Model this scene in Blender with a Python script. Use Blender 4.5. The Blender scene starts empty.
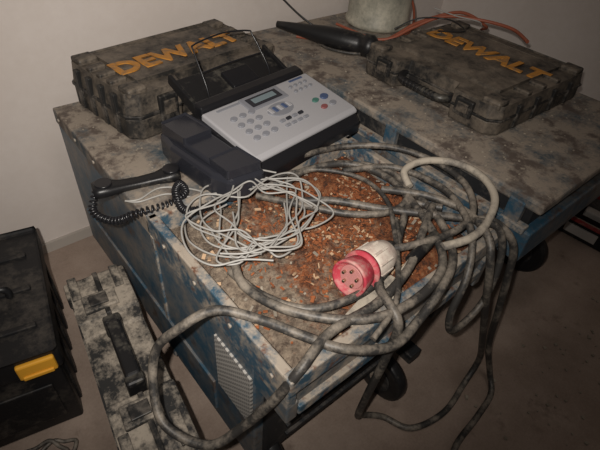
import bpy, bmesh, math, random
from mathutils import Vector, Matrix, noise
random.seed(7)
COL=bpy.context.scene.collection

# ------------------------------------------------------------ materials
def new_mat(name):
    m=bpy.data.materials.new(name); m.use_nodes=True
    return m, m.node_tree, m.node_tree.nodes['Principled BSDF']
def N(t,typ,**kw):
    n=t.nodes.new(typ)
    for k,v in kw.items():
        if k in n.inputs: n.inputs[k].default_value=v
        else: setattr(n,k,v)
    return n
def plain(name,col,rough=.5,metal=0.,spec=.5):
    m,t,b=new_mat(name)
    b.inputs['Base Color'].default_value=(*col,1); b.inputs['Roughness'].default_value=rough
    b.inputs['Metallic'].default_value=metal; b.inputs['Specular IOR Level'].default_value=spec
    return m
def dusty(name,base,dust=(.46,.40,.32),lo=.45,hi=.62,scale=9.,rough=.7,top=.25,metal=0.,third=None,tlo=.58,thi=.66,bump=.25,fine=60.):
    """base colour with patchy dust, more on faces pointing up, optional third colour (rust)"""
    m,t,b=new_mat(name); L=t.links
    tc=N(t,'ShaderNodeTexCoord')
    n1=N(t,'ShaderNodeTexNoise',Scale=scale,Detail=8.,Roughness=.68); L.new(tc.outputs['Object'],n1.inputs['Vector'])
    n2=N(t,'ShaderNodeTexNoise',Scale=fine,Detail=4.,Roughness=.7); L.new(tc.outputs['Object'],n2.inputs['Vector'])
    geo=N(t,'ShaderNodeNewGeometry'); sx=N(t,'ShaderNodeSeparateXYZ'); L.new(geo.outputs['Normal'],sx.inputs[0])
    up=N(t,'ShaderNodeMath',operation='MULTIPLY'); up.use_clamp=True; L.new(sx.outputs['Z'],up.inputs[0]); up.inputs[1].default_value=top
    a=N(t,'ShaderNodeMath',operation='ADD'); L.new(n1.outputs['Fac'],a.inputs[0]); L.new(up.outputs[0],a.inputs[1])
    f=N(t,'ShaderNodeMath',operation='MULTIPLY_ADD'); L.new(n2.outputs['Fac'],f.inputs[0]); f.inputs[1].default_value=.35; L.new(a.outputs[0],f.inputs[2])
    mr=N(t,'ShaderNodeMapRange'); L.new(f.outputs[0],mr.inputs['Value'])
    mr.inputs['From Min'].default_value=lo+.175; mr.inputs['From Max'].default_value=hi+.175
    mx=N(t,'ShaderNodeMix',data_type='RGBA'); L.new(mr.outputs[0],mx.inputs[0])
    mx.inputs[6].default_value=(*base,1); mx.inputs[7].default_value=(*dust,1)
    out=mx.outputs[2]
    if third:
        n3=N(t,'ShaderNodeTexNoise',Scale=scale*1.7,Detail=6.,Roughness=.7); 
        mp=N(t,'ShaderNodeMapping'); mp.inputs['Location'].default_value=(3.1,7.7,1.3); L.new(tc.outputs['Object'],mp.inputs[0]); L.new(mp.outputs[0],n3.inputs['Vector'])
        m3=N(t,'ShaderNodeMapRange'); L.new(n3.outputs['Fac'],m3.inputs['Value']); m3.inputs['From Min'].default_value=tlo; m3.inputs['From Max'].default_value=thi
        x3=N(t,'ShaderNodeMix',data_type='RGBA'); L.new(m3.outputs[0],x3.inputs[0]); L.new(out,x3.inputs[6]); x3.inputs[7].default_value=(*third,1); out=x3.outputs[2]
    L.new(out,b.inputs['Base Color'])
    b.inputs['Roughness'].default_value=rough; b.inputs['Metallic'].default_value=metal
    bp=N(t,'ShaderNodeBump',Strength=bump,Distance=.004); L.new(f.outputs[0],bp.inputs['Height']); L.new(bp.outputs[0],b.inputs['Normal'])
    return m
M={}
M['blue']=dusty('blue_paint_dusty',(.030,.080,.125),(.19,.17,.15),.42,.64,5.,.45,.0,third=(.09,.055,.035),tlo=.56,thi=.68)
M['bluetop']=dusty('blue_top_dusty',(.05,.072,.088),(.30,.25,.20),.39,.60,7.,.75,.07,third=(.11,.085,.07),tlo=.50,thi=.62,bump=.5)
M['rim']=dusty('rim_dusty',(.035,.080,.12),(.34,.29,.235),.43,.60,12.,.6,.05,third=(.13,.06,.035),tlo=.55,thi=.66)
M['darkmetal']=dusty('dark_metal',(.015,.016,.018),(.12,.105,.09),.5,.75,10.,.6,.05)
M['case']=dusty('case_plastic_dusty',(.016,.015,.014),(.185,.15,.115),.41,.72,8.,.6,.07,bump=.3)
M['case_dark']=dusty('case_trim',(.012,.012,.012),(.15,.13,.11),.50,.72,12.,.5,.04)
M['case_plaster']=dusty('case_plastered',(.018,.018,.018),(.36,.31,.25),.47,.64,6.,.7,.03,bump=.6)
M['yellow']=dusty('logo_yellow',(.50,.215,.03),(.18,.125,.075),.48,.72,18.,.6,.0)
M['latchyellow']=plain('latch_yellow',(.70,.34,.03),.45)
M['black']=dusty('black_plastic',(.010,.010,.011),(.12,.11,.09),.58,.8,9.,.4,.05)
M['toolbox']=dusty('toolbox_black',(.007,.007,.008),(.07,.06,.05),.52,.75,6.,.5,.04)
M['cable']=dusty('cable_rubber_dusty',(.034,.032,.030),(.25,.215,.175),.48,.72,14.,.5,.07,fine=90.)
M['hose']=dusty('hose_plastered',(.14,.125,.11),(.42,.37,.30),.38,.60,14.,.7,.06)
M['wirew']=plain('white_wire',(.32,.31,.29),.45)
M['silver']=plain('fax_silver',(.38,.375,.39),.38)
M['silver2']=plain('fax_silver_key',(.22,.225,.25),.35)
M['navy']=plain('fax_navy',(.024,.025,.032),.22)
M['blackg']=plain('fax_black',(.012,.012,.014),.3)
M['lcd']=plain('lcd',(.18,.23,.25),.15)
M['green']=plain('key_green',(.06,.17,.14),.4)
M['redkey']=plain('key_red',(.24,.08,.08),.4)
M['keyblue']=plain('key_blue',(.06,.09,.18),.4)
M['redplug']=dusty('plug_red',(.38,.03,.05),(.44,.25,.22),.43,.70,16.,.65,.0)
M['pin']=plain('pin_metal',(.5,.42,.3),.35,1.)
M['plugface']=plain('plug_face',(.42,.18,.17),.55)
M['plugbody']=dusty('plug_body',(.46,.36,.31),(.62,.55,.47),.35,.6,25.,.6,.0)
M['wall']=dusty('wall_plaster',(.66,.59,.54),(.72,.655,.61),.4,.7,1.6,.9,.0,bump=.08,fine=30.)
M['base']=plain('baseboard_paint',(.42,.38,.34),.6)
M['floor']=dusty('floor_concrete',(.25,.185,.145),(.38,.295,.24),.36,.66,3.2,.85,.0,third=(.18,.13,.10),tlo=.60,thi=.72,bump=.3,fine=120.)
M['orange']=plain('orange_hose',(.30,.085,.045),.5)
M['can']=dusty('can_grey',(.26,.255,.21),(.50,.47,.38),.36,.60,8.,.55,.0)
M['red']=dusty('red_paint',(.28,.03,.03),(.3,.25,.2),.50,.8,10.,.5)
M['label']=plain('label_white',(.42,.39,.36),.6)
M['chip_a']=plain('chip_rust',(.27,.085,.028),.9)
M['chip_b']=plain('chip_cream',(.46,.31,.19),.9)
M['chip_c']=plain('chip_brown',(.10,.042,.02),.9)
M['chip_d']=plain('chip_grey',(.28,.24,.19),.9)
# debris bed
m,t,b=new_mat('sawdust_rust'); L=t.links
tc=N(t,'ShaderNodeTexCoord'); n1=N(t,'ShaderNodeTexNoise',Scale=42.,Detail=8.,Roughness=.8); n2=N(t,'ShaderNodeTexNoise',Scale=9.,Detail=6.,Roughness=.75)
L.new(tc.outputs['Object'],n1.inputs['Vector']); L.new(tc.outputs['Object'],n2.inputs['Vector'])
cr=N(t,'ShaderNodeValToRGB'); e=cr.color_ramp.elements; e[0].position=.40; e[0].color=(.05,.02,.01,1); e[1].position=.70; e[1].color=(.46,.27,.14,1)
k=e.new(.53); k.color=(.24,.075,.024,1)
L.new(n1.outputs['Fac'],cr.inputs[0])
sx=N(t,'ShaderNodeSeparateXYZ'); L.new(tc.outputs['Object'],sx.inputs[0])
ma=N(t,'ShaderNodeMath',operation='MULTIPLY_ADD'); L.new(sx.outputs['X'],ma.inputs[0]); ma.inputs[1].default_value=-.8; L.new(n2.outputs['Fac'],ma.inputs[2])
mr=N(t,'ShaderNodeMapRange'); L.new(ma.outputs[0],mr.inputs['Value']); mr.inputs['From Min'].default_value=.50; mr.inputs['From Max'].default_value=.66
mx=N(t,'ShaderNodeMix',data_type='RGBA'); L.new(mr.outputs[0],mx.inputs[0]); L.new(cr.outputs[0],mx.inputs[6])
cr2=N(t,'ShaderNodeValToRGB'); e=cr2.color_ramp.elements; e[0].position=.38;e[0].color=(.08,.055,.04,1); e[1].position=.64; e[1].color=(.38,.30,.22,1); L.new(n1.outputs['Fac'],cr2.inputs[0])
L.new(cr2.outputs[0],mx.inputs[7]); L.new(mx.outputs[2],b.inputs['Base Color']); b.inputs['Roughness'].default_value=.95
bp=N(t,'ShaderNodeBump',Strength=.9,Distance=.012); L.new(n1.outputs['Fac'],bp.inputs['Height']); L.new(bp.outputs[0],b.inputs['Normal'])
M['debris']=m
# expanded-metal vent
m,t,b=new_mat('vent_mesh'); L=t.links
tc=N(t,'ShaderNodeTexCoord'); mp=N(t,'ShaderNodeMapping'); mp.inputs['Rotation'].default_value=(math.radians(45),0,0); L.new(tc.outputs['Object'],mp.inputs[0])
sp=N(t,'ShaderNodeSeparateXYZ'); L.new(mp.outputs[0],sp.inputs[0])
outs=[]
for ch in ('Y','Z'):
    a=N(t,'ShaderNodeMath',operation='MULTIPLY'); L.new(sp.outputs[ch],a.inputs[0]); a.inputs[1].default_value=75.
    f=N(t,'ShaderNodeMath',operation='FRACT'); L.new(a.outputs[0],f.inputs[0])
    g=N(t,'ShaderNodeMath',operation='GREATER_THAN'); L.new(f.outputs[0],g.inputs[0]); g.inputs[1].default_value=.42; outs.append(g)
mu=N(t,'ShaderNodeMath',operation='MULTIPLY'); L.new(outs[0].outputs[0],mu.inputs[0]); L.new(outs[1].outputs[0],mu.inputs[1])
mx=N(t,'ShaderNodeMix',data_type='RGBA'); L.new(mu.outputs[0],mx.inputs[0]); mx.inputs[6].default_value=(.42,.40,.37,1); mx.inputs[7].default_value=(.13,.125,.12,1)
L.new(mx.outputs[2],b.inputs['Base Color']); b.inputs['Roughness'].default_value=.6; M['vent']=m

# ------------------------------------------------------------ helpers
def root(name,loc=(0,0,0),rz=0.,mat=None,sc=1.):
    o=bpy.data.objects.new(name,None); COL.objects.link(o); o.empty_display_size=.05
    if mat is not None: o.matrix_world=mat
    else: o.location=loc; o.rotation_euler=(0,0,rz); o.scale=(sc,sc,sc)
    return o
def mesh_obj(name,bm,mat,parent=None,smooth=False,mats=None):
    me=bpy.data.meshes.new(name); bmesh.ops.recalc_face_normals(bm,faces=bm.faces); bm.to_mesh(me); bm.free()
    for x in (mats or [mat]): me.materials.append(x)
    if smooth:
        for p in me.polygons: p.use_smooth=True
    o=bpy.data.objects.new(name,me); COL.objects.link(o)
    if parent: o.parent=parent
    return o
def bev(o,w,seg=2):
    if w>0:
        md=o.modifiers.new('bevel','BEVEL'); md.width=w; md.segments=seg; md.limit_method='ANGLE'; md.angle_limit=math.radians(35)
    return o
def box(name,p,lo,hi,mat,w=.004,rot=None,seg=2):
    bm=bmesh.new(); bmesh.ops.create_cube(bm,size=1)
    lo=Vector(lo);hi=Vector(hi); c=(lo+hi)/2; s=hi-lo
    for v in bm.verts: v.co=Vector((v.co.x*s.x,v.co.y*s.y,v.co.z*s.z))
    o=mesh_obj(name,bm,mat,p); o.location=c
    if rot: o.rotation_euler=rot
    return bev(o,w,seg)
def prism(name,p,pts,z0,z1,mat,w=.004,inset=None,taper=1.):
    bm=bmesh.new()
    a=[bm.verts.new((x,y,z0)) for x,y in pts]
    cx=sum(x for x,y in pts)/len(pts); cy=sum(y for x,y in pts)/len(pts)
    b_=[bm.verts.new((cx+(x-cx)*taper,cy+(y-cy)*taper,z1)) for x,y in pts]
    bm.faces.new(a[::-1]); top=bm.faces.new(b_)
    n=len(pts)
    for i in range(n): bm.faces.new((a[i],a[(i+1)%n],b_[(i+1)%n],b_[i]))
    if inset:
        bmesh.ops.inset_region(bm,faces=[top],thickness=inset[0],depth=0)
        for v in top.verts: v.co.z-=inset[1]
    return bev(mesh_obj(name,bm,mat,p),w)
def cyl(name,p,loc,r,h,mat,axis='Z',r2=None,seg=32,w=.002,smooth=True):
    bm=bmesh.new(); bmesh.ops.create_cone(bm,cap_ends=True,segments=seg,radius1=r,radius2=r if r2 is None else r2,depth=h)
    o=mesh_obj(name,bm,mat,p)
    if smooth:
        for q in o.data.polygons: q.use_smooth=len(q.vertices)==4
    o.location=loc
    if axis=='X': o.rotation_euler=(0,math.pi/2,0)
    if axis=='Y': o.rotation_euler=(math.pi/2,0,0)
    return bev(o,w)
def lathe(name,p,prof,mat,seg=40,loc=(0,0,0),mat4=None):
    bm=bmesh.new(); rings=[]
    for r,z in prof:
        rings.append([bm.verts.new((r*math.cos(2*math.pi*i/seg),r*math.sin(2*math.pi*i/seg),z)) for i in range(seg)])
    for a,b_ in zip(rings,rings[1:]):
        for i in range(seg): bm.faces.new((a[i],a[(i+1)%seg],b_[(i+1)%seg],b_[i]))
    bm.faces.new(rings[0][::-1]); bm.faces.new(rings[-1])
    o=mesh_obj(name,bm,mat,p)
    for q in o.data.polygons: q.use_smooth=len(q.vertices)==4
    if mat4 is not None: o.matrix_local=mat4
    else: o.location=loc
    return o
def tube(name,pts,r,mat,parent=None,cyclic=False,res=8):
    P=[Vector(p) for p in pts]; out=[]; n=len(P)
    rng=range(n if cyclic else n-1)
    for i in rng:
        p0=P[(i-1)%n] if (cyclic or i>0) else P[0]; p1=P[i]; p2=P[(i+1)%n]; p3=P[(i+2)%n] if (cyclic or i<n-2) else P[-1]
        for k in range(res):
            s=k/res
            out.append(.5*((2*p1)+(p2-p0)*s+(2*p0-5*p1+4*p2-p3)*s*s+(-p0+3*p1-3*p2+p3)*s**3))
    if not cyclic: out.append(P[-1])
    cu=bpy.data.curves.new(name,'CURVE'); cu.dimensions='3D'; cu.bevel_depth=r; cu.bevel_resolution=4; cu.use_fill_caps=True
    sp=cu.splines.new('POLY'); sp.points.add(len(out)-1)
    for q,c in zip(sp.points,out): q.co=(*c,1)
    sp.use_cyclic_u=cyclic; sp.use_smooth=True
    cu.materials.append(mat)
    o=bpy.data.objects.new(name,cu); COL.objects.link(o)
    if parent: o.parent=parent
    return o
def text_mesh(name,s,w,h,mat,parent,loc,rz=0,ext=.002,bold=.035):
    cu=bpy.data.curves.new(name,'FONT'); cu.body=s; cu.align_x='CENTER'; cu.align_y='CENTER'; cu.extrude=.01; cu.offset=bold; cu.size=1
    o=bpy.data.objects.new(name+'_tmp',cu); COL.objects.link(o); bpy.context.view_layer.update()
    dg=bpy.context.evaluated_depsgraph_get(); me=bpy.data.meshes.new_from_object(o.evaluated_get(dg)); bpy.data.objects.remove(o)
    xs=[v.co.x for v in me.vertices]; ys=[v.co.y for v in me.vertices]
    cx=(max(xs)+min(xs))/2; cy=(max(ys)+min(ys))/2; kx=w/(max(xs)-min(xs)); ky=h/(max(ys)-min(ys))
    for v in me.vertices: v.co=Vector(((v.co.x-cx)*kx,(v.co.y-cy)*ky,v.co.z*ext/.01))
    me.materials.clear(); me.materials.append(mat)
    q=bpy.data.objects.new(name,me); COL.objects.link(q); q.parent=parent; q.location=loc; q.rotation_euler=(0,0,rz); return q

# ------------------------------------------------------------ room
def slab(name,lo,hi,mat): return box(name,None,lo,hi,mat,0)
slab('floor',(-3,-3,-.1),(3,1.95,0),M['floor'])
slab('wall_back',(-3,1.86,0),(3,1.98,3.0),M['wall'])
slab('wall_right',(2.80,-3,0),(2.92,1.86,3.0),M['wall'])
slab('baseboard_back',(-3,1.845,0),(2.80,1.86,.05),M['base'])
slab('baseboard_right',(2.785,-3,0),(2.80,1.845,.05),M['base'])

# ------------------------------------------------------------ welding machines
def wheel(p,n,loc,r,w):
    cyl('tyre_%d'%n,p,loc,r,w,M['black'],'X',w=.012)
    cyl('hub_%d'%n,p,(loc[0],loc[1],loc[2]),r*.55,w+.01,M['darkmetal'],'X')
    cyl('axle_cap_%d'%n,p,(loc[0],loc[1],loc[2]),r*.2,w+.03,M['rim'],'X')
def chip(bm,c,l,w,h,mi):
    R=Matrix.Rotation(random.uniform(0,6.28),4,'Z')@Matrix.Rotation(random.uniform(-.4,.4),4,'X')@Matrix.Rotation(random.uniform(-.4,.4),4,'Y')
    r=bmesh.ops.create_cube(bm,size=1,matrix=Matrix.Translation(c)@R@Matrix.Diagonal((l,w,h,1)))
    for v in r['verts']:
        for f in v.link_faces: f.material_index=mi
mx0,mx1,my0,my1=.334,1.075,.347,1.69
wm=root('welding_machine',(.70,1.02,0)); O=Vector((.70,1.02,0))
def wb(name,lo,hi,mat,w=.004): return box(name,wm,Vector(lo)-O,Vector(hi)-O,mat,w)
wb('body',(mx0,.47,.13),(mx1,my1,.69),M['blue'],.006)
wb('top_plate',(mx0-.004,.95,.69),(mx1+.004,my1+.004,.75),M['bluetop'],.006)
wb('tray_floor',(mx0+.01,my0+.01,.60),(mx1-.01,.955,.70),M['bluetop'])
wb('tray_rim_left',(mx0-.004,my0,.655),(mx0+.022,.955,.765),M['rim'])
wb('tray_rim_right',(mx1-.022,my0,.655),(mx1+.004,.955,.765),M['rim'])
wb('tray_rim_back',(mx0-.004,.935,.70),(mx1+.004,.965,.765),M['rim'])
wb('tray_rim_front',(mx0-.004,my0-.006,.715),(mx1+.004,my0+.022,.768),M['rim'])
wb('front_bar',(mx0+.03,my0-.004,.60),(mx1-.03,my0+.02,.635),M['rim'])
wb('front_corner_post_left',(mx0-.002,my0,.59),(mx0+.03,.47,.66),M['blue'])
wb('front_corner_post_right',(mx1-.03,my0,.56),(mx1+.002,.47,.66),M['blue'])
wb('front_panel',(mx0+.03,.455,.18),(mx1-.03,.475,.60),M['darkmetal'])
for i in range(7): wb('front_louvre_%d'%i,(mx0+.10,.445,.22+i*.05),(mx1-.10,.458,.235+i*.05),M['darkmetal'],.002)
wb('side_seam_strip',(mx0-.006,.935,.13),(mx0+.002,.95,.70),M['rim'],.001)
wb('side_vent_mesh',(mx0-.006,.475,.37),(mx0+.002,.635,.60),M['vent'],.001)
wb('side_panel_lower',(mx0-.008,.66,.18),(mx0+.002,1.62,.34),M['blue'],.003)
wb('skid_left',(mx0+.02,.42,.09),(mx0+.08,my1,.135),M['darkmetal'])
wb('skid_right',(mx1-.08,.42,.09),(mx1-.02,my1,.135),M['darkmetal'])
for i,(x,y) in enumerate([(mx0+.06,.50),(.88,.455),(mx0+.06,1.55),(mx1-.06,1.55)]):
    wheel(wm,i,Vector((x,y,.105))-O,.105,.045)
for i in range(9):
    y=.40+i*.155
    cyl('rivet_%d'%i,wm,Vector((mx0-.006,y,.725))-O,.006,.006,M['rim'],'X',seg=12,w=0)
bm=bmesh.new()
for _ in range(420):
    x=random.uniform(mx0,mx1); y=random.uniform(.97,my1); s=random.uniform(.0015,.005)
    chip(bm,Vector((x,y,.7505))-O,s,s,s*.5,0)
mesh_obj('plaster_crumbs_near',bm,M['chip_d'],wm)
nx0,nx1,ny0,ny1,nz=1.20,2.03,.31,1.80,.82
wm2=root('welding_machine',(1.6,1.05,0)); O2=Vector((1.6,1.05,0))
def wb2(name,lo,hi,mat,w=.004): return box(name,wm2,Vector(lo)-O2,Vector(hi)-O2,mat,w)
wb2('body',(nx0+.012,.60,.14),(nx1-.012,ny1,.70),M['blue'],.006)
wb2('upper_body',(nx0+.03,ny0+.03,.60),(nx1-.03,ny1,.79),M['darkmetal'])
wb2('top_plate',(nx0,ny0,.785),(nx1,ny1,nz),M['bluetop'],.008)
wb2('lower_shelf',(nx0,ny0,.60),(nx1,ny1,.715),M['blue'],.006)
wb2('side_rail',(nx0-.012,ny0+.02,.705),(nx0+.02,ny1-.05,.73),M['rim'])
for i,y in enumerate((.36,.85,1.30,1.72)): wb2('rail_post_%d'%i,(nx0-.004,y,.70),(nx0+.02,y+.05,.80),M['blue'])
for i,y in enumerate((.50,1.05,1.5)): wb2('side_slot_%d'%i,(nx0-.005,y,.645),(nx0+.004,y+.22,.665),M['darkmetal'],.001)
wb2('skid_left',(nx0+.03,.50,.09),(nx0+.09,ny1,.145),M['darkmetal'])
wb2('skid_right',(nx1-.09,.44,.09),(nx1-.03,ny1,.145),M['darkmetal'])
for i,(x,y) in enumerate([(nx0+.10,.62),(nx1-.14,.50),(nx0+.1,1.6),(nx1-.1,1.6)]): wheel(wm2,i,Vector((x,y,.12))-O2,.12,.05)
bm=bmesh.new()
for _ in range(420):
    x=random.uniform(nx0,nx1); y=random.uniform(ny0,ny1); s=random.uniform(.002,.007)
    chip(bm,Vector((x,y,.8205))-O2,s,s,s*.5,0)
mesh_obj('plaster_crumbs_far',bm,M['chip_d'],wm2)

# ------------------------------------------------------------ wood/rust debris in tray
wd=root('wood_chip_debris',(.70,.65,.70))
bm=bmesh.new(); nx,ny=70,58
g=[]
for j in range(ny+1):
    row=[]
    for i in range(nx+1):
        x=(i/nx-.5)*.685; y=(j/ny-.5)*.56
        h=.022+.018*noise.noise(Vector((x*7,y*7,1)))+.008*noise.noise(Vector((x*28,y*28,4)))+.006*noise.noise(Vector((x*80,y*80,9)))
        e=min(i,nx-i,j,ny-j)/5; h*=min(1,.25+e)
        row.append(bm.verts.new((x,y,max(h,.001))))
    g.append(row)
for j in range(ny):
    for i in range(nx): bm.faces.new((g[j][i],g[j][i+1],g[j+1][i+1],g[j+1][i]))
mesh_obj('debris_bed',bm,M['debris'],wd,True)
bm=bmesh.new()
for _ in range(2600):
    x=random.gauss(.08,.15); y=random.gauss(.03,.13)
    if abs(x)>.335 or abs(y)>.27: continue
    if noise.noise(Vector((x*11,y*11,5)))<-.12: continue
    h=.026+.018*noise.noise(Vector((x*7,y*7,1)))
    chip(bm,Vector((x,y,h)),random.uniform(.004,.016),random.uniform(.002,.006),.002,random.choices([0,1,2,3],[8,1.7,3,.3])[0])
for _ in range(220):
    x=random.uniform(-.33,.33); y=random.uniform(-.27,.27); h=.028+.018*noise.noise(Vector((x*7,y*7,1)))
    chip(bm,Vector((x,y,h)),random.uniform(.004,.018),random.uniform(.003,.009),.003,random.choice([0,1,3]))
mesh_obj('chips',bm,None,wd,mats=[M['chip_a'],M['chip_b'],M['chip_c'],M['chip_d']])

cr3=root('floor_rubble',(1.7,-.15,.001)); bm=bmesh.new()
for _ in range(300):
    x=random.uniform(-.6,.9); y=random.uniform(-.6,.38); s=random.uniform(.003,.012)
    if x>.55 and y>.2: continue
    chip(bm,Vector((x,y,s*.3)),s,s,s*.6,0)
mesh_obj('crumbs',bm,M['chip_d'],cr3)

# ------------------------------------------------------------ tool cases
def case_outline(w,d,nw,nd,c=.035,o=0.):
    w-=2*o; d-=2*o
    return [(-w/2+c,-d/2),(-nw/2-.02,-d/2),(-nw/2,-d/2+nd),(nw/2,-d/2+nd),(nw/2+.02,-d/2),(w/2-c,-d/2),(w/2,-d/2+c),(w/2,d/2-c),(w/2-c,d/2),(-w/2+c,d/2),(-w/2,d/2-c),(-w/2,-d/2+c)]
def tool_case(w,d,t,mw,body,logo=True,lw=.5,lh=.1,ly=0.,hr=.014,upright=False):
    p=root('power_tool_case',mat=mw)
    nw=w*.36; nd=.055
    prism('lower_shell',p,case_outline(w,d,nw,nd),0,t*.46,body,.008)
    prism('seam_band',p,case_outline(w,d,nw,nd,o=-.004),t*.44,t*.52,M['case_dark'],.003)
    prism('upper_shell',p,case_outline(w,d,nw,nd),t*.50,t-.010,body,.010,inset=(.030,.008),taper=.975)
    for i,(x,y) in enumerate([(-1,1),(1,1),(-1,-1),(1,-1)]):
        box('corner_block_%d'%i,p,(x*(w/2-.05)-.035,y*(d/2-.05)-.03,t-.03),(x*(w/2-.05)+.035,y*(d/2-.05)+.03,t),body,.008)
    for s in (-1,1):
        for i in range(3):
            yy=(i-1)*d*.16
            box('lid_rib_%s%d'%('lr'[s>0],i),p,(s*(w/2-.045)-.03,yy-.014,t-.025),(s*(w/2-.045)+.03,yy+.014,t-.004),body,.005)
        for i in range(4):
            yy=(i-1.5)*d*.19
            box('side_rib_%s%d'%('lr'[s>0],i),p,(s*w/2-.008,yy-.012,.01),(s*w/2+.008,yy+.012,t-.025),M['case_dark'],.003)
        lx=s*(nw/2+.075)
        box('latch_%s'%'lr'[s>0],p,(lx-.035,-d/2-.012,t*.28),(lx+.035,-d/2+.006,t*.80),body if upright else M['case_dark'],.004)
        box('latch_clip_%s'%'lr'[s>0],p,(lx-.022,-d/2-.018,t*.42),(lx+.022,-d/2-.008,t*.70),M['case_dark'] if upright else body,.003)
        box('hinge_%s'%'lr'[s>0],p,(s*w*.28-.04,d/2-.004,t*.38),(s*w*.28+.04,d/2+.010,t*.60),M['case_dark'],.004)
        if upright:
            for k,tt in enumerate((.10,.78)):
                box('edge_pad_%s%d'%('lr'[s>0],k),p,(s*w*.40-.05,-d/2-.006,t*tt),(s*w*.40+.05,-d/2+.004,t*(tt+.14)),body,.003)
    pl=[(-w*.37,-d*.30),(w*.37,-d*.30),(w*.37,d*.36),(-w*.37,d*.36)]
    prism('lid_panel',p,pl,t-.020,t-.004,body,.005,inset=(.012,.003))
    z=t*.48; y=-d/2
    if upright:
        box('handle_bar',p,(-nw*.40,y-.022,z-.022),(nw*.40,y+.010,z+.022),M['black'],.010,seg=3)
        for s in (-1,1): box('handle_end_%s'%'lr'[s>0],p,(s*nw*.43-.018,y-.018,z-.026),(s*nw*.43+.018,y+nd,z+.026),M['black'],.008)
    else:
        tube('handle',[(-nw/2-.012,y+nd*.9,z),(-nw/2+.005,y+.012,z),(-nw*.36,y-.012,z),(0,y-.016,z),(nw*.36,y-.012,z),(nw/2-.005,y+.012,z),(nw/2+.012,y+nd*.9,z)],hr,M['black'],p)
        for i in range(9):
            x=(i-4)*nw*.075
            cyl('grip_ring_%d'%i,p,(x,y-.0155,z),hr+.0015,.006,M['black'],'X',seg=20,w=.001)
    if logo:
        text_mesh('logo_text','DEWALT',lw,lh,M['yellow'],p,(0,ly,t-.004))
    return p
def TR(x,y,z,deg): return Matrix.Translation((x,y,z))@Matrix.Rotation(math.radians(deg),4,'Z')
tool_case(.66,.39,.17,TR(.765,1.55,.752,8),M['case'],True,.52,.095,-.01)
tool_case(.62,.60,.115,TR(1.685,.915,.822,-91),M['case'],True,.52,.095,.06)
B=Matrix(((0,0,-1,0),(1,0,0,0),(0,-1,0,0),(0,0,0,1)))
tool_case(.74,.38,.195,Matrix.Translation((.158,.88,.199))@Matrix.Rotation(math.radians(-8),4,'Z')@Matrix.Translation((.0975,0,0))@B,M['case_plaster'],False,upright=True)

# ------------------------------------------------------------ black tool box
tb=root('toolbox',(-.130,1.30,0),math.radians(-11.3))
prism('body',tb,[(-.19,-.27),(.19,-.27),(.19,.27),(-.19,.27)],.0,.33,M['toolbox'],.01)
prism('lid',tb,[(-.205,-.285),(.205,-.285),(.205,.285),(-.205,.285)],.32,.42,M['toolbox'],.012,inset=(.03,.03))
for i,y in enumerate((-.16,0,.16)): box('lid_rib_%d'%i,tb,(-.16,y-.01,.385),(.16,y+.01,.40),M['toolbox'],.003)
for i,x in enumerate((-.14,.14)):
    box('latch_%d'%i,tb,(x-.050,-.300,.335),(x+.050,-.283,.395),M['latchyellow'],.006)
    box('latch_lip_%d'%i,tb,(x-.040,-.306,.338),(x+.040,-.296,.352),M['latchyellow'],.003)
for i in range(5): box('side_rib_%d'%i,tb,(.188,-.22+i*.105,.03),(.198,-.19+i*.105,.31),M['toolbox'],.003)
box('front_recess_frame',tb,(-.15,-.278,.06),(.15,-.268,.24),M['toolbox'],.004)
tube('carry_handle',[(-.10,-.02,.40),(-.10,-.02,.425),(-.07,-.02,.44),(.07,-.02,.44),(.10,-.02,.425),(.10,-.02,.40)],.011,M['black'],tb)

# ------------------------------------------------------------ fax machine
fx=root('fax_machine',(.838,1.080,.752),math.radians(8),sc=.94)
def wedge(name,p,prof,x0,x1,mat,w=.006,sl=0.):
    bm=bmesh.new(); a=[bm.verts.new((x0,y,z)) for y,z in prof]; c=[bm.verts.new((x1,y,z)) for y,z in prof]
    bm.faces.new(a); bm.faces.new(c[::-1]); n=len(prof)
    for i in range(n): bm.faces.new((a[i],c[i],c[(i+1)%n],a[(i+1)%n]))
    return bev(mesh_obj(name,bm,mat,p),w,3)
Y0,Y1,Z0,Z1=-.135,.115,.098,.140
def zp(y): return Z0+(y-Y0)*(Z1-Z0)/(Y1-Y0)
wedge('base',fx,[(-.165,.0),(.19,.0),(.19,.105),(.12,.12),(-.14,.080),(-.168,.045)],-.22,.295,M['blackg'],.008)
wedge('control_panel',fx,[(-.148,.074),(Y1+.005,.105),(Y1,Z1),(Y0,Z0),(-.150,.088)],-.212,.292,M['silver'],.008)
wedge('paper_slot_bar',fx,[(.112,.09),(.165,.09),(.160,.160),(.122,.154)],-.205,.28,M['blackg'],.006)
sl=math.atan((Z1-Z0)/(Y1-Y0))
KX,KY=.87,.87
def fp(x,y): return ((x-.05)*KX+.045, (y+.01)*KY-.012)
def onp(name,x,y,sx_,sy_,h,mat,w=.002,rz=0):
    x,y=fp(x,y); sx_*=KX; sy_*=KY
    o=box(name,fx,(-sx_/2,-sy_/2,-h/2),(sx_/2,sy_/2,h/2),mat,w); o.location=(x,y,zp(y)+.0005); o.rotation_euler=(sl,0,rz); return o
def key(name,x,y,r,mat,ry=None,h=.010):
    x,y=fp(x,y)
    o=cyl(name,fx,(x,y,zp(y)+.001),r*KX,h,mat,seg=20,w=.001); o.scale=(1,(ry or r)/r,1); o.rotation_euler=(sl,0,0); return o
onp('display_bezel',.03,.085,.21,.080,.008,M['silver2'],.003)
onp('display_screen',.03,.085,.165,.054,.011,M['navy'],.002)
onp('display_glass',.03,.087,.120,.028,.013,M['lcd'],.001)
n=0
for r in range(4):
    for c in range(3):
        key('numkey_%d'%n,-.165+c*.045,.045-r*.042,.0150,M['silver2'],.0115); n+=1
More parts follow.
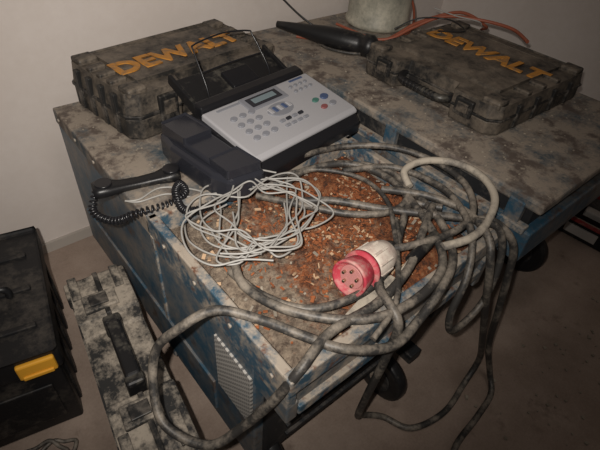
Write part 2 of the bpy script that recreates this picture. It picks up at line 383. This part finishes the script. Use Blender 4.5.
key('nav_pad',.040,.0,.065,M['silver2'],.036,h=.006)
for i in range(5): onp('nav_key_%d'%i,-.010+i*.025,.005,.016,.030,.012,M['keyblue' if i in(1,3) else 'silver'],.002,.0)
for i in range(4): onp('func_key_%d'%i,-.010+i*.034,-.060,.024,.014,.012,M['navy' if i%2 else 'silver2'],.002)
for i in range(4): onp('func_key_low_%d'%i,-.010+i*.034,-.090,.024,.012,.012,M['silver2'],.002)
for i in range(4):
    for j in range(2): key('speed_key_%d%d'%(i,j),.185+i*.030,.085-j*.032,.0095,M['silver2'],.0072)
key('start_key',.21,-.035,.017,M['green'],.012); key('stop_key',.21,-.085,.017,M['redkey'],.012)
key('copy_key',.265,-.035,.021,M['keyblue'],.016); key('menu_key',.265,-.085,.017,M['silver2'],.013)
onp('label_strip',-.13,.113,.12,.010,.004,M['silver2'],.001)
onp('logo_plate',.25,.118,.08,.010,.004,M['keyblue'],.001)
prism('cradle_base',fx,[(-.335,-.165),(-.215,-.19),(-.215,.19),(-.33,.19),(-.352,.10),(-.354,-.10)],0,.085,M['navy'],.014)
prism('cradle_ear_rest',fx,[(-.330,.05),(-.225,.045),(-.225,.18),(-.325,.18)],.08,.130,M['navy'],.022,inset=(.02,.012))
prism('cradle_mouth_rest',fx,[(-.335,-.155),(-.225,-.18),(-.225,-.07),(-.330,-.065)],.08,.118,M['navy'],.020,inset=(.02,.010))
wedge('cradle_bridge',fx,[(-.08,.08),(.07,.08),(.06,.108),(-.07,.102)],-.330,-.225,M['navy'],.010)
wedge('document_tray',fx,[(.155,.10),(.165,.14),(.285,.185),(.29,.170)],-.19,.235,M['black'],.003)
wedge('tray_side_left',fx,[(.155,.10),(.165,.152),(.295,.205),(.30,.175)],-.202,-.188,M['black'],.002)
wedge('tray_side_right',fx,[(.155,.10),(.165,.152),(.295,.205),(.30,.175)],.233,.247,M['black'],.002)
wedge('document_guide',fx,[(.16,.135),(.17,.158),(.24,.185),(.245,.165)],-.02,.10,M['blackg'],.003)
tube('paper_support_wire',[(-.13,.17,.14),(-.128,.19,.19),(-.122,.25,.280),(-.11,.262,.295),(-.02,.27,.302),(.04,.27,.302),(.13,.262,.290),(.142,.25,.275),(.155,.19,.19),(.16,.17,.14)],.003,M['blackg'],fx)
tube('paper_support_wire_cross',[(-.125,.21,.22),(0,.215,.222),(.145,.215,.22)],.003,M['blackg'],fx)

def handset():
    p=root('telephone_handset',(.380,1.105,.752),math.radians(-12))
    pr=[(-.125,.028,.030),(-.11,.032,.034),(-.08,.030,.030),(-.05,.022,.024),(0,.020,.022),(.05,.022,.024),(.08,.030,.030),(.10,.032,.034),(.115,.027,.028)]
    bm=bmesh.new(); rings=[]
    for x,hw,h in pr:
        ring=[]
        for k in range(14):
            a=2*math.pi*k/14; ca,sa=math.cos(a),math.sin(a)
            ring.append(bm.verts.new((x,hw*math.copysign(abs(ca)**.55,ca),h*.5+h*.5*math.copysign(abs(sa)**.55,sa))))
        rings.append(ring)
    for a,b_ in zip(rings,rings[1:]):
        for k in range(14): bm.faces.new((a[k],a[(k+1)%14],b_[(k+1)%14],b_[k]))
    bm.faces.new(rings[0]); bm.faces.new(rings[-1][::-1])
    mesh_obj('body',bm,M['black'],p,True)
    for s in (-1,1): cyl('cap_%s'%('lr'[s>0]),p,(s*.095,0,.034),.024,.006,M['blackg'],seg=24)
    return p
handset()
def coil(name,path,cr,r,turns,mat):
    P=[Vector(p) for p in path]; dense=[]
    for i in range(len(P)-1):
        p0=P[max(i-1,0)];p1=P[i];p2=P[i+1];p3=P[min(i+2,len(P)-1)]
        for k in range(40):
            s=k/40; dense.append(.5*((2*p1)+(p2-p0)*s+(2*p0-5*p1+4*p2-p3)*s*s+(-p0+3*p1-3*p2+p3)*s**3))
    dense.append(P[-1]); n=len(dense); pts=[]
    seg=turns*10
    for i in range(seg):
        f=i/(seg-1)*(n-2); a=int(f); q=dense[a].lerp(dense[a+1],f-a); T=(dense[a+1]-dense[a]).normalized()
        U=T.cross(Vector((0,0,1))).normalized(); V=U.cross(T); an=2*math.pi*turns*i/(seg-1)
        pts.append(q+(U*math.cos(an)+V*math.sin(an))*cr)
    return tube(name,pts,r,mat,None,False,1)
coil('coiled_phone_cord',[(.275,1.135,.775),(.235,1.09,.735),(.262,1.02,.735),(.315,.975,.768),(.40,.965,.766),(.46,.985,.766),(.47,1.03,.766),(.44,1.0,.768),(.42,.93,.768),(.44,.90,.768),(.49,.895,.768)],.009,.0032,64,M['blackg'])

# ------------------------------------------------------------ thin grey wire bundle
def ring_pts(cx,cy,rx,ry,z,ph,turn,wob,n=14,tilt=0.):
    out=[]
    for i in range(int(n*turn)):
        a=ph+2*math.pi*i/n
        k=1+wob*noise.noise(Vector((math.cos(a)*1.3+ph,math.sin(a)*1.3,turn+i*.13)))
        x=rx*k*math.cos(a); y=ry*k*math.sin(a)
        out.append((cx+x*math.cos(tilt)-y*math.sin(tilt),cy+x*math.sin(tilt)+y*math.cos(tilt),z+.012*noise.noise(Vector((x*9,y*9,i*.3)))+random.uniform(0,.010)))
    return out
wr=root('wire_bundle',(0,0,0))
WR=.0025
for i in range(8):
    cx=.55+random.uniform(-.045,.045); cy=.775+random.uniform(-.03,.03)
    tube('wire_loop_%d'%i,ring_pts(cx,cy,random.uniform(.11,.175),random.uniform(.06,.14),.780+.004*i,random.uniform(0,6.28),random.uniform(1.0,1.5),.6,12,random.uniform(-.9,.9)),WR,M['wirew'],wr)
tube('wire_tail_a',[(.315,1.055,.757),(.35,1.04,.757),(.42,1.055,.757),(.49,1.0,.757),(.52,.93,.76),(.50,.86,.775),(.46,.80,.785),(.42,.74,.785)],WR,M['wirew'],wr)
tube('wire_tail_b',[(.315,1.055,.757),(.345,1.03,.757),(.42,1.02,.757),(.47,.97,.757),(.57,.90,.78),(.66,.85,.78),(.70,.78,.78),(.66,.70,.782),(.55,.67,.785),(.44,.70,.785),(.40,.76,.785),(.43,.84,.78),(.52,.86,.78)],WR,M['wirew'],wr)
tube('wire_tail_c',[(.40,.88,.757),(.37,.80,.772),(.39,.72,.778),(.45,.66,.785),(.52,.655,.785),(.60,.70,.785),(.68,.80,.785),(.73,.86,.785)],WR,M['wirew'],wr)

# ------------------------------------------------------------ heavy rubber cables
pc=root('power_cable',(0,0,0))
R_=.0110
tube('cable_loop_front',[(1.00,.60,.775),(.95,.47,.785),(.86,.36,.790),(.76,.315,.785),(.66,.295,.76),(.56,.285,.76),(.46,.33,.785),(.41,.41,.785),(.36,.50,.785),(.30,.57,.785),(.23,.60,.745),(.185,.64,.66),(.15,.61,.58),(.135,.54,.52),(.19,.445,.51),(.26,.405,.58),(.315,.365,.70),(.36,.35,.782),(.46,.375,.792),(.60,.37,.792),(.74,.40,.792),(.88,.47,.79),(.98,.52,.79)],R_,M['cable'],pc)
tube('cable_coil_outer',[(.73,.86,.765),(.81,.87,.772),(.94,.82,.775),(.99,.69,.775),(.93,.52,.785),(.84,.38,.795),(.74,.33,.795),(.60,.33,.795),(.50,.385,.792),(.42,.49,.785),(.395,.60,.778),(.43,.69,.770)],R_,M['cable'],pc)
tube('cable_coil_inner',[(.66,.80,.76),(.77,.72,.772),(.86,.61,.775),(.95,.50,.785),(1.02,.42,.79),(1.06,.37,.795),(1.09,.31,.74),(1.10,.285,.62),(1.13,.27,.45),(1.20,.26,.22),(1.24,.22,.06),(1.20,.17,.013),(1.08,.15,.013),(.92,.13,.013),(.80,.05,.013)],R_,M['cable'],pc)
tube('cable_hanging',[(.92,.66,.785),(1.0,.56,.79),(1.03,.45,.795),(.99,.35,.80),(.97,.305,.74),(1.02,.28,.55),(1.13,.27,.30),(1.22,.27,.10),(1.16,.26,.014),(1.0,.235,.014),(.86,.27,.014),(.81,.36,.014),(.74,.40,.05),(.66,.37,.20),(.62,.335,.45),(.60,.31,.66),(.60,.31,.785),(.63,.40,.80),(.72,.46,.79)],R_,M['cable'],pc)
tube('cable_right_arc',[(.85,.93,.78),(1.0,.90,.775),(1.10,.78,.80),(1.15,.64,.80),(1.13,.52,.80),(1.04,.43,.80),(.93,.41,.80),(.80,.44,.80),(.70,.50,.785)],.0100,M['cable'],pc)
tube('cable_right_drop',[(.90,.80,.775),(1.03,.72,.785),(1.07,.58,.79),(1.03,.47,.80),(.95,.37,.80),(.88,.315,.74),(.84,.30,.64),(.86,.29,.56),(.93,.29,.53),(1.01,.29,.58),(1.05,.31,.70),(1.05,.35,.79),(1.0,.40,.81)],.0100,M['cable'],pc)
tube('cable_tray_left',[(.62,.86,.765),(.70,.74,.772),(.78,.64,.772),(.88,.58,.775),(.97,.60,.778),(1.02,.70,.775),(.98,.80,.772)],.0100,M['cable'],pc)
tube('cable_tray_low',[(.40,.66,.765),(.41,.55,.778),(.46,.46,.782),(.55,.42,.785),(.66,.42,.785),(.78,.47,.782),(.86,.55,.775)],.0100,M['cable'],pc)
tube('cable_tray_thin',[(.72,.90,.77),(.84,.85,.775),(.92,.74,.775),(.90,.62,.78),(.82,.52,.785),(.72,.42,.795),(.62,.34,.80),(.52,.31,.79)],.007,M['cable'],pc)
hs=root('plastered_hose',(0,0,0))
tube('hose',[(1.00,.62,.785),(1.03,.67,.80),(1.10,.66,.815),(1.16,.59,.825),(1.17,.50,.825),(1.12,.42,.82),(1.02,.375,.81),(.93,.365,.81),(.85,.39,.805)],.0110,M['hose'],hs)
wo=root('plaster_trowel',(.655,.395,.755),math.radians(10))
prism('blade',wo,[(-.13,-.030),(.02,-.036),(.06,-.01),(.06,.02),(.02,.036),(-.13,.030)],.0,.006,M['hose'],.001)
tube('neck',[(.05,0,.005),(.09,0,.03),(.12,0,.032)],.007,M['hose'],wo)
tube('grip',[(.11,0,.032),(.15,0,.034),(.20,0,.034),(.235,0,.032)],.016,M['black'],wo)

# ------------------------------------------------------------ red industrial plug
ax=Vector((-.95,-.16,.20)).normalized()
U=Vector((0,0,1)).cross(ax).normalized(); V=ax.cross(U); S=.86
PM=Matrix(((U.x*S,V.x*S,ax.x*S,.595),(U.y*S,V.y*S,ax.y*S,.447),(U.z*S,V.z*S,ax.z*S,.816),(0,0,0,1)))
pg=root('industrial_plug',mat=PM)
lathe('red_shroud',pg,[(.040,-.030),(.046,-.026),(.050,0),(.052,.02),(.052,.028),(.045,.028),(.043,.008),(.0,.008)],M['redplug'])
cyl('face_insert',pg,(0,0,.008),.034,.018,M['plugface'],w=.002)
lathe('flange',pg,[(.040,-.045),(.056,-.042),(.056,-.030),(.040,-.028)],M['redplug'])
for i in range(5):
    a=2*math.pi*i/5+.3; cyl('pin_%d'%i,pg,(.022*math.cos(a),.022*math.sin(a),.020),.0045,.016,M['pin'],seg=12,w=.001)
cyl('key_ridge',pg,(0,-.052,.0),.007,.05,M['redplug'],seg=12)
lathe('body',pg,[(.044,-.045),(.052,-.06),(.052,-.12),(.044,-.155),(.030,-.175)],M['plugbody'])
for i in range(10):
    a=2*math.pi*i/10; box('body_rib_%d'%i,pg,(.050*math.cos(a)-.004,.050*math.sin(a)-.004,-.12),(.050*math.cos(a)+.004,.050*math.sin(a)+.004,-.055),M['plugbody'],.002)
lathe('cable_gland',pg,[(.026,-.170),(.026,-.20),(.018,-.21),(.012,-.215)],M['black'])
tube('plug_cable',[tuple(PM@Vector((0,0,-.21))),tuple(PM@Vector((0,0,-.235))),(.87,.53,.772),(.95,.57,.775),(1.0,.50,.785)],.0105,M['cable'])

# ------------------------------------------------------------ stuff at the back of far machine
nb=root('caulking_nozzle',(0,0,0))
d=(Vector((1.57,1.27,.855))-Vector((1.33,1.70,.87))); ln=d.length; dz=d.normalized(); u=dz.cross(Vector((0,0,1))).normalized(); v=u.cross(dz)
NM=Matrix(((u.x,v.x,dz.x,1.33),(u.y,v.y,dz.y,1.70),(u.z,v.z,dz.z,.872),(0,0,0,1)))
lathe('tube_body',nb,[(.014,0),(.020,.05),(.030,.14),(.040,.22),(.044,.30),(.044,.38),(.038,.40),(.048,.405),(.048,.44),(.03,.46),(.018,ln)],M['black'],mat4=NM)
ct=root('metal_canister',(1.88,1.60,.821))
lathe('shell',ct,[(.150,0),(.158,.01),(.158,.025),(.150,.035),(.150,.15),(.156,.16),(.150,.17),(.150,.30),(.12,.34),(.06,.36)],M['can'])
cyl('valve',ct,(0,0,.375),.025,.05,M['darkmetal'])
tube('canister_handle',[(-.10,0,.335),(-.10,0,.40),(0,0,.43),(.10,0,.40),(.10,0,.335)],.009,M['darkmetal'],ct)
oh=root('orange_hose',(0,0,0))
tube('hose_a',[(1.45,1.70,.835),(1.55,1.58,.835),(1.62,1.46,.835),(1.70,1.36,.85),(1.80,1.31,.90),(1.90,1.24,.95),(2.00,1.12,.955),(2.03,.98,.955),(1.95,.86,.955)],.007,M['orange'],oh)
tube('hose_b',[(1.38,1.62,.835),(1.50,1.47,.835),(1.62,1.38,.835),(1.74,1.37,.85),(1.86,1.34,.90),(2.02,1.24,.95),(2.12,1.15,.90),(2.18,1.2,.86)],.007,M['orange'],oh)
tube('hose_c',[(1.62,1.62,.85),(1.66,1.42,.84),(1.74,1.38,.84),(1.90,1.40,.84),(2.02,1.50,.90),(2.05,1.62,1.0)],.006,M['orange'],oh)
tube('hose_d',[(1.52,1.68,.83),(1.60,1.52,.83),(1.58,1.38,.83),(1.50,1.34,.83),(1.42,1.45,.83),(1.44,1.60,.83)],.006,M['cable'],oh)
ww=root('lamp_wire',(0,0,0))
tube('wire_a',[(1.25,1.75,1.10),(1.35,1.70,.98),(1.45,1.60,.88),(1.55,1.45,.835),(1.60,1.30,.835)],.004,M['black'],ww)
tube('wire_b',[(1.90,1.30,.97),(1.93,1.20,.96),(1.96,1.10,.96),(1.90,1.05,.96)],.003,M['wirew'],ww)
tube('wire_c',[(1.70,1.34,.90),(1.78,1.28,.95),(1.86,1.18,.96),(1.80,1.06,.96),(1.70,1.12,.96)],.003,M['black'],ww)

# ------------------------------------------------------------ things on the floor
bx=root('storage_crate',(2.53,.43,0),math.radians(4))
prism('shell',bx,[(-.19,-.20),(.19,-.20),(.19,.20),(-.19,.20)],0,.16,M['toolbox'],.008,inset=(.02,.08))
box('red_stripe',bx,(-.195,-.207,.09),(.195,-.198,.135),M['red'],.002)
box('red_side_stripe',bx,(-.199,-.20,.10),(-.188,.20,.125),M['red'],.002)
box('white_label',bx,(-.201,-.10,.03),(-.190,.06,.08),M['label'],.001)
box('tool_block',bx,(-.10,-.10,.05),(.02,.08,.15),M['darkmetal'],.006)
box('tool_block_red',bx,(.05,-.13,.05),(.12,.10,.17),M['red'],.006)
box('tool_block_white',bx,(-.16,-.15,.05),(-.11,.02,.165),M['label'],.006)
sc=root('scrap_cable_heap',(0,0,0))
for i in range(5):
    tube('strand_%d'%i,ring_pts(-.17+random.uniform(-.03,.03),.885+random.uniform(-.02,.02),random.uniform(.05,.085),random.uniform(.03,.045),.014+.01*i,random.uniform(0,6),1.5,.8,12,random.uniform(-.5,.5)),.006,M['cable'],sc)

# ------------------------------------------------------------ lights
def area(name,loc,target,size,power,col):
    l=bpy.data.lights.new(name,'AREA'); l.size=size; l.energy=power; l.color=col
    o=bpy.data.objects.new(name,l); COL.objects.link(o); o.location=loc
    o.rotation_euler=(Vector(target)-Vector(loc)).to_track_quat('-Z','Y').to_euler(); return o
area('ceiling_lamp',(.5,.2,2.9),(.8,1.2,.6),.4,5,(1,.90,.82))
pl=bpy.data.lights.new('phone_flash','SPOT'); pl.energy=104; pl.color=(1,.94,.87); pl.shadow_soft_size=.012; pl.spot_size=math.radians(92); pl.spot_blend=1.
po=bpy.data.objects.new('phone_flash',pl); COL.objects.link(po); po.location=(-.06,.02,1.67)
po.rotation_euler=(Vector((.70,1.18,.80))-Vector((-.05,.02,1.66))).to_track_quat('-Z','Y').to_euler()
w=bpy.data.worlds.new('world'); bpy.context.scene.world=w; w.use_nodes=True
w.node_tree.nodes['Background'].inputs[0].default_value=(1,.90,.82,1); w.node_tree.nodes['Background'].inputs[1].default_value=.05
bpy.context.scene.view_settings.view_transform='Standard'

# ------------------------------------------------------------ camera
cd=bpy.data.cameras.new('camera'); cam=bpy.data.objects.new('camera',cd); COL.objects.link(cam)
cd.sensor_width=36; cd.lens=36*471/600; cd.clip_start=.02
cam.location=(0,0,1.6); cam.rotation_euler=(.84427,-.06619,-.68874)
bpy.context.scene.camera=cam
